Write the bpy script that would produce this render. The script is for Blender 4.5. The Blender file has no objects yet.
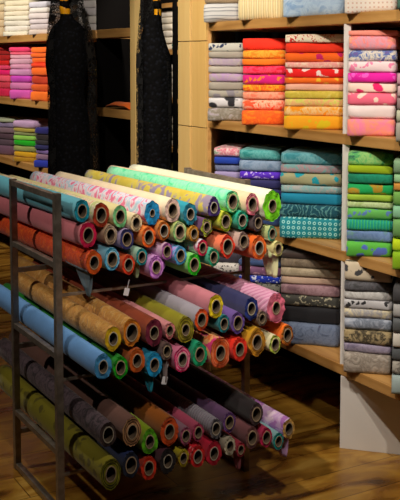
import bpy, bmesh, math, random
from mathutils import Vector, noise
PI = math.pi
scn = bpy.context.scene
C = scn.collection
random.seed(7)

# ---------------------------------------------------------------- camera
cd = bpy.data.cameras.new('camera'); cam = bpy.data.objects.new('camera', cd); C.objects.link(cam)
cam.location = (0, 0, 1.6)
cam.rotation_euler = (PI/2 - math.atan(78/952.0), 0, -math.radians(29.7))
cd.sensor_fit = 'HORIZONTAL'; cd.sensor_width = 36; cd.lens = 36*952/400.0
cd.shift_x = 0; cd.shift_y = -112/400.0
cd.clip_start = 0.05
scn.camera = cam
# ---------------------------------------------------------------- world, exposure
w = bpy.data.worlds.new('world'); scn.world = w; w.use_nodes = True
w.node_tree.nodes['Background'].inputs[0].default_value = (1.0, .85, .7, 1)
w.node_tree.nodes['Background'].inputs[1].default_value = 0.012
scn.view_settings.view_transform = 'Standard'; scn.view_settings.look = 'None'
scn.view_settings.gamma = 1; scn.view_settings.exposure = 0.0
scn.view_settings.use_curve_mapping = False
# ---------------------------------------------------------------- lamps: ceiling track spots, a niche lamp and added fill spots
def spot(name, loc, aim, power, size=58, blend=.6, col=(1.0, .89, .75), rad=.035):
    l = bpy.data.lights.new(name, 'SPOT'); l.energy = power; l.color = col
    l.spot_size = math.radians(size); l.spot_blend = blend; l.shadow_soft_size = rad
    o = bpy.data.objects.new(name, l); C.objects.link(o); o.location = loc
    o.rotation_euler = (Vector(aim)-Vector(loc)).to_track_quat('-Z', 'Y').to_euler()
    return o
SPOTS = [((.75, 2.05, 2.95), (2.4, 3.05, 1.45), 190, 62), ((1.0, 3.0, 2.95), (2.4, 4.6, 1.55), 140, 62),
         ((.8, 6.4, 2.95), (2.4, 7.0, 1.6), 215, 58), ((1.15, 1.15, 2.95), (2.4, 2.7, .5), 120, 56),
         ((1.05, 3.9, 2.95), (1.5, 3.3, 1.0), 42, 50), ((.2, 1.0, 2.9), (1.57, 2.9, .98), 85, 24),  # rack top spot, then an added front fill on the roll ends
         ((2.5, 4.78, 2.3), (3.05, 5.7, 1.5), 60, 80), ((-.7, 3.9, 2.9), (1.2, 3.8, .9), 75, 48),  # niche lamp, then a fill added from the left for the roll sides
         ((1.35, 4.1, 2.95), (2.4, 4.5, 1.75), 55, 40)]  # extra spot added only to brighten the oak column
for i, (a, b, p, s) in enumerate(SPOTS): spot('track_and_fill_spot', a, b, p, s)

# ---------------------------------------------------------------- materials
def lin(h):
    h = h.lstrip('#'); v = [int(h[i:i+2], 16)/255 for i in (0, 2, 4)]
    return tuple((c/12.92 if c <= .04045 else ((c+.055)/1.055)**2.4) for c in v) + (1,)
def vivid(h, k=1.22):
    v = lin(h); g = .3*v[0]+.55*v[1]+.15*v[2]
    return tuple(min(1, max(0, g+(x-g)*k)) for x in v[:3])+(1,)
MC = {}
def newmat(name):
    m = bpy.data.materials.new(name); m.use_nodes = True
    return m, m.node_tree, m.node_tree.nodes['Principled BSDF']
def ramp(nt, stops, interp='LINEAR'):
    r = nt.nodes.new('ShaderNodeValToRGB'); r.color_ramp.interpolation = interp
    e = r.color_ramp.elements
    while len(e) < len(stops): e.new(.5)
    for k, (p, c) in enumerate(stops): e[k].position = p; e[k].color = c
    return r
def fabric(kind, c1, c2=None, c3=None, sc=8, rough=.82):
    key = (kind, c1, c2, c3, sc, rough)
    if key in MC: return MC[key]
    m, nt, b = newmat('fabric_' + kind); N = nt.nodes; Lk = nt.links
    b.inputs['Roughness'].default_value = rough
    b.inputs['Sheen Weight'].default_value = .15
    tc = N.new('ShaderNodeTexCoord'); co = tc.outputs['Object']
    a = vivid(c1); bb = vivid(c2) if c2 else a; c = vivid(c3) if c3 else a
    nz = N.new('ShaderNodeTexNoise'); nz.inputs['Scale'].default_value = 90; nz.inputs['Detail'].default_value = 3
    Lk.new(co, nz.inputs['Vector'])
    def bump(src, st, dist=.004):
        bp = N.new('ShaderNodeBump'); bp.inputs['Strength'].default_value = st; bp.inputs['Distance'].default_value = dist
        Lk.new(src, bp.inputs['Height']); Lk.new(bp.outputs[0], b.inputs['Normal'])
    out = None
    if kind == 'solid':
        dk = tuple(x*.86 for x in a[:3])+(1,)
        r = ramp(nt, [(.3, dk), (.7, a)]); n2 = N.new('ShaderNodeTexNoise'); n2.inputs['Scale'].default_value = 14
        n2.inputs['Detail'].default_value = 5
        Lk.new(co, n2.inputs['Vector']); Lk.new(n2.outputs['Fac'], r.inputs['Fac']); out = r.outputs[0]
        bump(n2.outputs['Fac'], .35, .006)
    elif kind in ('mot', 'orangemot', 'beigemot', 'darkcrease'):
        n2 = N.new('ShaderNodeTexNoise'); n2.inputs['Scale'].default_value = sc*2.6; n2.inputs['Detail'].default_value = 6
        n2.inputs['Distortion'].default_value = 1.2; n2.inputs['Roughness'].default_value = .6
        Lk.new(co, n2.inputs['Vector'])
        r = ramp(nt, [(.36, a), (.48, bb), (.56, a), (.66, c)]); Lk.new(n2.outputs['Fac'], r.inputs['Fac']); out = r.outputs[0]
        bump(n2.outputs['Fac'], .5 if kind == 'mot' else .9, .008)
    elif kind == 'floral':
        n2 = N.new('ShaderNodeTexNoise'); n2.inputs['Scale'].default_value = sc*2.4; n2.inputs['Detail'].default_value = 4
        Lk.new(co, n2.inputs['Vector'])
        mx = N.new('ShaderNodeMix'); mx.data_type = 'VECTOR'; mx.inputs['Factor'].default_value = .07
        Lk.new(co, mx.inputs['A']); Lk.new(n2.outputs['Color'], mx.inputs['B'])
        v = N.new('ShaderNodeTexVoronoi'); v.inputs['Scale'].default_value = sc*3.6; Lk.new(mx.outputs['Result'], v.inputs['Vector'])
        r = ramp(nt, [(0, a), (.09, bb), (.30, bb), (.37, a)])
        r.color_ramp.elements[0].color = c if c3 != c1 else bb
        Lk.new(v.outputs['Distance'], r.inputs['Fac']); out = r.outputs[0]
        bump(n2.outputs['Fac'], .35, .005)
    elif kind in ('dots', 'rings'):
        v = N.new('ShaderNodeTexVoronoi'); v.inputs['Scale'].default_value = sc*2; v.inputs['Randomness'].default_value = .1
        v.voronoi_dimensions = '2D'; sx = N.new('ShaderNodeSeparateXYZ'); cx = N.new('ShaderNodeCombineXYZ')
        Lk.new(co, sx.inputs[0]); Lk.new(sx.outputs['Y'], cx.inputs['X']); Lk.new(sx.outputs['Z'], cx.inputs['Y']); Lk.new(cx.outputs[0], v.inputs['Vector'])
        if kind == 'dots': r = ramp(nt, [(0, bb), (.22, a)], 'CONSTANT')
        else: r = ramp(nt, [(0, a), (.16, bb), (.32, a)], 'CONSTANT')
        Lk.new(v.outputs['Distance'], r.inputs['Fac']); out = r.outputs[0]; bump(nz.outputs['Fac'], .3)
    elif kind in ('stripes', 'pleat', 'pinkstripe', 'script', 'ribs'):
        wv = N.new('ShaderNodeTexWave'); wv.inputs['Scale'].default_value = sc
        wv.bands_direction = {'stripes': 'Z' if c1 == '#c4c4c4' else 'Y', 'pleat': 'Y', 'pinkstripe': 'DIAGONAL', 'script': 'Y', 'ribs': 'Y'}[kind]
        wv.inputs['Distortion'].default_value = {'stripes': 1.5, 'pleat': .6, 'pinkstripe': 0, 'script': 22, 'ribs': .4}[kind]
        wv.inputs['Detail'].default_value = 3 if kind == 'script' else 1
        Lk.new(co, wv.inputs['Vector'])
        r = ramp(nt, [(.35, a), (.6, bb), (.9, c)]) if kind != 'script' else ramp(nt, [(.74, a), (.86, bb)])
        Lk.new(wv.outputs['Fac'], r.inputs['Fac']); out = r.outputs[0]; bump(wv.outputs['Fac'], .5, .004)
    elif kind == 'blobs':      # two petal colours over a ground
        v = N.new('ShaderNodeTexVoronoi'); v.inputs['Scale'].default_value = sc; Lk.new(co, v.inputs['Vector'])
        n2 = N.new('ShaderNodeTexNoise'); n2.inputs['Scale'].default_value = sc*1.1; n2.inputs['Detail'].default_value = 4
        n2.inputs['Distortion'].default_value = 1.5; Lk.new(co, n2.inputs['Vector'])
        r = ramp(nt, [(.3, bb), (.42, bb), (.47, a), (.53, a), (.60, c)]); Lk.new(n2.outputs['Fac'], r.inputs['Fac'])
        out = r.outputs[0]; bump(n2.outputs['Fac'], .35, .006)
    Lk.new(out, b.inputs['Base Color'])
    MC[key] = m; return m
SPECIAL = {
 'creamflor': ('blobs', '#f0e4c8', '#ccd098', '#e4b098', 20), 'pinkflor': ('blobs', '#e4d8e4', '#d87c9c', '#b0cce0', 19),
 'yelflor': ('blobs', '#ccbc68', '#94889c', '#c8b45c', 10), 'mint': ('mot', '#8ce8bc', '#a8ecc8', '#60d098', 8),
 'orangemot': ('orangemot', '#f06c1c', '#d85410', '#f88c40', 10), 'bluelil': ('mot', '#58a8d8', '#c0a0dc', '#80bce0', 8),
 'beigemot': ('beigemot', '#cca064', '#bc8850', '#d4ac78', 12), 'coralflor': ('blobs', '#ecb080', '#d84c80', '#e87850', 13),
 'pinkstripe': ('pinkstripe', '#c88cac', '#e4b8d0', '#d8a4c0', 22), 'darkcrease': ('darkcrease', '#40343c', '#64545c', '#2c2428', 9),
 'olivedot': ('floral', '#8c8424', '#645c18', '#8c8424', 6), 'greystripe': ('ribs', '#84848c', '#b0a8b4', '#706878', 22),
 'redspot': ('dots', '#cc3840', '#f0a0a0', '#cc3840', 30), 'lavflor': ('blobs', '#d0b0dc', '#b07cc0', '#e8d4e8', 14)}
def simple(name, col, rough=.6, metal=0, **k):
    m, nt, b = newmat(name); b.inputs['Base Color'].default_value = lin(col)
    b.inputs['Roughness'].default_value = rough; b.inputs['Metallic'].default_value = metal
    for kk, v in k.items(): b.inputs[kk].default_value = v
    return m
def wood(name, c1, c2, scale=3, axis=1, rough=.45, dist=3.0):
    m, nt, b = newmat(name); N = nt.nodes; Lk = nt.links
    tc = N.new('ShaderNodeTexCoord'); mp = N.new('ShaderNodeMapping')
    s = [14, 14, 14]; s[axis] = 1.0; mp.inputs['Scale'].default_value = s
    n = N.new('ShaderNodeTexNoise'); n.inputs['Scale'].default_value = scale; n.inputs['Detail'].default_value = 7; n.inputs['Distortion'].default_value = .5
    Lk.new(tc.outputs['Object'], mp.inputs['Vector']); Lk.new(mp.outputs[0], n.inputs['Vector'])
    r = ramp(nt, [(.3, lin(c1)), (.7, lin(c2))]); Lk.new(n.outputs['Fac'], r.inputs['Fac']); Lk.new(r.outputs[0], b.inputs['Base Color'])
    b.inputs['Roughness'].default_value = rough
    bp = N.new('ShaderNodeBump'); bp.inputs['Strength'].default_value = .15; bp.inputs['Distance'].default_value = .003
    Lk.new(n.outputs['Fac'], bp.inputs['Height']); Lk.new(bp.outputs[0], b.inputs['Normal'])
    return m
oak = wood('oak_board', '#a4743a', '#cc9c5c', 2)
paleoak = wood('pale_oak', '#dcb064', '#e8c078', 1.2, axis=2, rough=.5)
postoak = wood('post_oak', '#e4bc74', '#eccc88', 1.2, axis=2, rough=.5)
white_paint = simple('white_paint', '#d4d0cc', .55)
black_panel = simple('black_panel', '#040303', .95, **{'Specular IOR Level': .1})
dark_wall = simple('dark_wall', '#2c2622', .8)
cardboard = wood('cardboard', '#98846a', '#bca486', 6, rough=.8)
tube_white = simple('pale_tube', '#b4ac9c', .7)
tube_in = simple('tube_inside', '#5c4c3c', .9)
white_card = simple('white_card', '#e4e4ec', .6)
gold = simple('gold_skin', '#f4a808', .4)
# brushed bronze steel
steel, nt, b = newmat('brushed_steel')
tc = nt.nodes.new('ShaderNodeTexCoord'); n = nt.nodes.new('ShaderNodeTexNoise'); n.inputs['Scale'].default_value = 30; n.inputs['Detail'].default_value = 6
r = ramp(nt, [(.3, lin('#7c7268')), (.7, lin('#a89c90'))]); nt.links.new(tc.outputs['Object'], n.inputs['Vector']); nt.links.new(n.outputs['Fac'], r.inputs['Fac'])
nt.links.new(r.outputs[0], b.inputs['Base Color']); b.inputs['Metallic'].default_value = .55; b.inputs['Roughness'].default_value = .36
# floor: glossy old wood
floor_m, nt, b = newmat('floor_wood'); N = nt.nodes; Lk = nt.links
tc = N.new('ShaderNodeTexCoord'); mp = N.new('ShaderNodeMapping'); mp.inputs['Scale'].default_value = (1.0, 3.4, 1)
n = N.new('ShaderNodeTexNoise'); n.inputs['Scale'].default_value = 2.2; n.inputs['Detail'].default_value = 8; n.inputs['Distortion'].default_value = 1.6
Lk.new(tc.outputs['Object'], mp.inputs['Vector']); Lk.new(mp.outputs[0], n.inputs['Vector'])
r = ramp(nt, [(.32, lin('#5c3a14')), (.45, lin('#946424')), (.58, lin('#b88834')), (.72, lin('#d4a850'))]); Lk.new(n.outputs['Fac'], r.inputs['Fac'])
br = N.new('ShaderNodeTexBrick'); br.inputs['Scale'].default_value = 1.0
br.inputs['Brick Width'].default_value = 1.4; br.inputs['Row Height'].default_value = .19; br.inputs['Mortar Size'].default_value = .0022
br.inputs['Color1'].default_value = (.62, .60, .58, 1); br.inputs['Color2'].default_value = (1, 1, 1, 1); br.inputs['Mortar'].default_value = (.25, .2, .15, 1)
br.offset = .37; Lk.new(tc.outputs['Object'], br.inputs['Vector'])
mx = N.new('ShaderNodeMix'); mx.data_type = 'RGBA'; mx.blend_type = 'MULTIPLY'; mx.inputs['Factor'].default_value = 1
Lk.new(r.outputs[0], mx.inputs['A']); Lk.new(br.outputs['Color'], mx.inputs['B']); Lk.new(mx.outputs['Result'], b.inputs['Base Color'])
rr = N.new('ShaderNodeMapRange'); rr.inputs['To Min'].default_value = .16; rr.inputs['To Max'].default_value = .42; Lk.new(n.outputs['Fac'], rr.inputs['Value'])
Lk.new(rr.outputs[0], b.inputs['Roughness'])
bp = N.new('ShaderNodeBump'); bp.inputs['Strength'].default_value = .2; bp.inputs['Distance'].default_value = .01
Lk.new(n.outputs['Fac'], bp.inputs['Height']); Lk.new(bp.outputs[0], b.inputs['Normal'])
# dress fabric and lace
dress_m, nt, b = newmat('black_lace_dress'); N = nt.nodes; Lk = nt.links
tc = N.new('ShaderNodeTexCoord'); n = N.new('ShaderNodeTexVoronoi'); n.inputs['Scale'].default_value = 48
Lk.new(tc.outputs['Object'], n.inputs['Vector']); r = ramp(nt, [(.2, lin('#13151d')), (.42, lin('#030305'))]); Lk.new(n.outputs['Distance'], r.inputs['Fac'])
Lk.new(r.outputs[0], b.inputs['Base Color']); b.inputs['Roughness'].default_value = .85
b.inputs['Specular IOR Level'].default_value = .15
bp = N.new('ShaderNodeBump'); bp.inputs['Strength'].default_value = .6; bp.inputs['Distance'].default_value = .006
Lk.new(n.outputs['Distance'], bp.inputs['Height']); Lk.new(bp.outputs[0], b.inputs['Normal'])
lace_m, nt, b = newmat('black_lace_veil'); N = nt.nodes; Lk = nt.links
b.inputs['Base Color'].default_value = lin('#08080a'); b.inputs['Roughness'].default_value = .8
tc = N.new('ShaderNodeTexCoord'); v = N.new('ShaderNodeTexVoronoi'); v.feature = 'DISTANCE_TO_EDGE'; v.inputs['Scale'].default_value = 70
n = N.new('ShaderNodeTexNoise'); n.inputs['Scale'].default_value = 13; n.inputs['Detail'].default_value = 3
Lk.new(tc.outputs['Object'], v.inputs['Vector']); Lk.new(tc.outputs['Object'], n.inputs['Vector'])
r1 = ramp(nt, [(.07, (1, 1, 1, 1)), (.11, (0, 0, 0, 1))]); r2 = ramp(nt, [(.54, (0, 0, 0, 1)), (.58, (1, 1, 1, 1))])
Lk.new(v.outputs['Distance'], r1.inputs['Fac']); Lk.new(n.outputs['Fac'], r2.inputs['Fac'])
mxm = N.new('ShaderNodeMath'); mxm.operation = 'MAXIMUM'; Lk.new(r1.outputs[0], mxm.inputs[0]); Lk.new(r2.outputs[0], mxm.inputs[1])
Lk.new(mxm.outputs[0], b.inputs['Alpha'])

# ---------------------------------------------------------------- helpers
def box(bm, x0, x1, y0, y1, z0, z1, bev=0, mi=0):
    vs = [bm.verts.new(p) for p in ((x0, y0, z0), (x1, y0, z0), (x1, y1, z0), (x0, y1, z0), (x0, y0, z1), (x1, y0, z1), (x1, y1, z1), (x0, y1, z1))]
    fs = [bm.faces.new([vs[i] for i in q]) for q in ((3, 2, 1, 0), (4, 5, 6, 7), (0, 1, 5, 4), (1, 2, 6, 5), (2, 3, 7, 6), (3, 0, 4, 7))]
    for f in fs: f.material_index = mi
    if bev:
        es = list({e for f in fs for e in f.edges})
        bmesh.ops.bevel(bm, geom=es, offset=bev, segments=2, affect='EDGES', profile=.6)
def mesh(name, bm, mats, parent=None, loc=(0, 0, 0), smooth=False):
    bmesh.ops.recalc_face_normals(bm, faces=bm.faces)
    me = bpy.data.meshes.new(name); bm.to_mesh(me); bm.free()
    for m in (mats if isinstance(mats, (list, tuple)) else [mats]): me.materials.append(m)
    if smooth:
        for p in me.polygons: p.use_smooth = True
    o = bpy.data.objects.new(name, me); C.objects.link(o); o.location = loc
    if parent: o.parent = parent
    return o
def tag(o, label, cat, group=None, kind=None):
    if label: o['label'] = label
    if cat: o['category'] = cat
    if group: o['group'] = group
    if kind: o['kind'] = kind
    return o
def empty(name, loc, rz=0):
    o = bpy.data.objects.new(name, None); C.objects.link(o); o.location = loc; o.rotation_euler = (0, 0, rz); o.empty_display_size = .05
    return o
def boxobj(name, dims, mat, parent=None, bev=.002, origin=None):
    x0, x1, y0, y1, z0, z1 = dims
    c = ((x0+x1)/2, (y0+y1)/2, z0) if origin is None else origin
    bm = bmesh.new(); box(bm, x0-c[0], x1-c[0], y0-c[1], y1-c[1], z0-c[2], z1-c[2], bev)
    loc = c
    if parent: loc = tuple(c[i]-parent.location[i] for i in range(3))
    return mesh(name, bm, mat, parent, loc)

# ---------------------------------------------------------------- the room
def plane_struct(name, dims, mat):
    o = boxobj(name, dims, mat, bev=0); o['kind'] = 'structure'; return o
plane_struct('floor', (-3, 3.5, -2.5, 10.5, -.1, 0), floor_m)
plane_struct('wall_right', (3.45, 3.6, -2.5, 10.5, 0, 3.2), dark_wall)
plane_struct('wall_back', (-3, 3.45, 10.35, 10.5, 0, 3.2), dark_wall)
plane_struct('wall_left', (-3.15, -3, -2.5, 10.5, 0, 3.2), dark_wall)
plane_struct('wall_front', (-3, 3.45, -2.65, -2.5, 0, 3.2), dark_wall)
plane_struct('ceiling', (-3.15, 3.6, -2.65, 10.5, 3.2, 3.3), simple('ceiling_paint', '#3c362e', .9))

# ---------------------------------------------------------------- shelving
XW = 2.403; BACK = 2.86
ZT = dict(A=1.787, B=1.303, C=.824, D=.350)
SLANT = math.radians(44.4)     # stacks and dividers stand at a slant to the boards
rs = empty('wall_shelf', (XW, 3.2, 0))
tag(rs, 'large oak wall shelf with white dividers holding fabric stacks on the right', 'shelf')
for k, z in ZT.items():
    boxobj('board', (XW, BACK, 1.9, 4.128, z-.043, z), oak, rs, .003)
boxobj('back_panel', (BACK, BACK+.02, 1.9, 5.18, .02, 2.3), black_panel, rs, 0)
for z0, z1 in ((ZT['B'], ZT['A']-.043), (ZT['C'], ZT['B']-.043), (ZT['D'], ZT['C']-.043)):
    bm = bmesh.new(); box(bm, 0, .50, -.014, .014, z0, z1, .001)
    o = mesh('divider', bm, white_paint, rs, (XW-XW+.008, 3.036-3.2, 0)); o.rotation_euler = (0, 0, SLANT)
bm = bmesh.new(); box(bm, 0, .50, -.012, .012, 0, 2.3, .001)
o = mesh('end_panel', bm, oak, rs, (.012, 4.142-3.2, 0)); o.rotation_euler = (0, 0, SLANT)
# the angled white panel under the lowest board
wp = empty('support_panel', (2.403, 3.04, 0), 0)
tag(wp, 'white angled panel standing on the floor under the lowest right shelf', 'panel')
bm = bmesh.new(); box(bm, 0, .62, -.012, .012, 0, .304, .0015)
p = mesh('panel', bm, white_paint, wp); p.rotation_euler = (0, 0, math.radians(-45.8))
# pale oak column between shelf and niche: two faces and shadow joints
col = empty('oak_column', (XW, 4.28, 0)); tag(col, 'tall pale oak column with fine joints left of the right hand shelf', 'column')
for (z0, z1) in ((0, .86), (.865, 1.255), (1.259, 1.694), (1.698, 2.3)):
    boxobj('panel', (XW-.004, XW+.012, 4.146, 4.292, z0, z1), paleoak, col, .0015)
    boxobj('panel', (XW-.012, XW+.016, 4.298, 4.425, z0, z1), postoak, col, .0015)
# left shelf
ls = empty('wall_shelf', (XW, 6.8, 0)); tag(ls, 'oak wall shelf with solid colour fabric piles on the left', 'shelf')
for k, z in ZT.items():
    boxobj('board', (XW, BACK, 5.533, 8.6, z-.052, z), oak, ls, .003)
    if k in 'AB': boxobj('board', (XW, XW+.16, 5.024, 5.512, z-.052, z), oak, ls, .003)
boxobj('back_panel', (BACK, BACK+.02, 5.62, 8.6, .0, 2.4), black_panel, ls, 0)
boxobj('post', (XW-.006, XW+.03, 4.957, 5.022, 0, 2.4), postoak, ls, .002)
for z0, z1 in ((0, ZT['B']-.052), (ZT['B'], ZT['A']-.052), (ZT['A'], 2.4)):
    boxobj('side_panel', (XW+.004, BACK, 5.515, 5.53, z0, z1), black_panel, ls, 0)
boxobj('divider', (XW, BACK, 6.18, 6.25, ZT['C'], ZT['B']-.052), white_paint, ls, .001)
# niche shelving seen past the second mannequin
ns = empty('niche_shelf', (2.95, 5.6, 0)); tag(ns, 'small shelf in the gap behind the right mannequin', 'shelf')
NZ = (.66, 1.02, 1.345, 1.665, 1.975)
for z in NZ: boxobj('board', (2.95, 3.3, 5.2, 5.98, z-.03, z), oak, ns, .002)
boxobj('back_panel', (3.3, 3.32, 5.2, 5.98, 0, 2.3), black_panel, ns, 0)
boxobj('upright', (2.93, 3.3, 5.47, 5.5, 0, 2.3), black_panel, ns, .001)

# ---------------------------------------------------------------- folded fabrics
def folded(loc, W, H, mat, D=.36, over=.0, dip=0.0, rz=0.0):
    bm = bmesh.new(); ny = 11; e = min(.02, H*.38)
    prof = []
    for i in range(11):
        a = -PI/2 + PI*i/10
        ca, sa = math.cos(a), math.sin(a)
        prof.append((e*(1-abs(ca)**.8), H/2 + H/2*(abs(sa)**.7)*(1 if sa > 0 else -1)))
    prof.append((D, H)); prof.append((D, 0))
    rings = []; s = random.random()*50
    for j in range(ny+1):
        t = j/ny; y = (t-.5)*W
        edge = min(t, 1-t)*W
        k = 1-.045*math.exp(-edge/.006)
        ring = []
        for i, (x, z) in enumerate(prof):
            n1 = noise.noise(Vector((s, y*9, z*14)))*.010; n2 = noise.noise(Vector((s+9, y*9, 3+i*.2)))*.0035
            xx = x - over + (1-k)*.06 + (n1 if i < 11 else 0); zz = H/2 + (z-H/2)*k
            if i < 11: zz += n2*(1.2 if 1 < i < 9 else .35)
            if dip and x < .03 and z < H*.5: zz -= dip*min(1, max(0, t*1.8-.7))*(1-x/.03)*(.75+.5*noise.noise(Vector((s, y*5, 0))))
            ring.append(bm.verts.new((xx, y, zz)))
        rings.append(ring)
    m = len(prof)
    for j in range(ny):
        for i in range(m):
            bm.faces.new((rings[j][i], rings[j][(i+1) % m], rings[j+1][(i+1) % m], rings[j+1][i]))
    bm.faces.new(rings[0]); bm.faces.new(list(reversed(rings[-1])))
    o = mesh('folded_fabric', bm, mat, None, loc, smooth=True); o.rotation_euler = (0, 0, rz); return o
ORD = ['topmost', 'second down', 'third down', 'fourth down', 'fifth down', 'sixth down', 'seventh down', 'eighth down', 'ninth down', 'tenth down', 'eleventh down']
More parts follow.
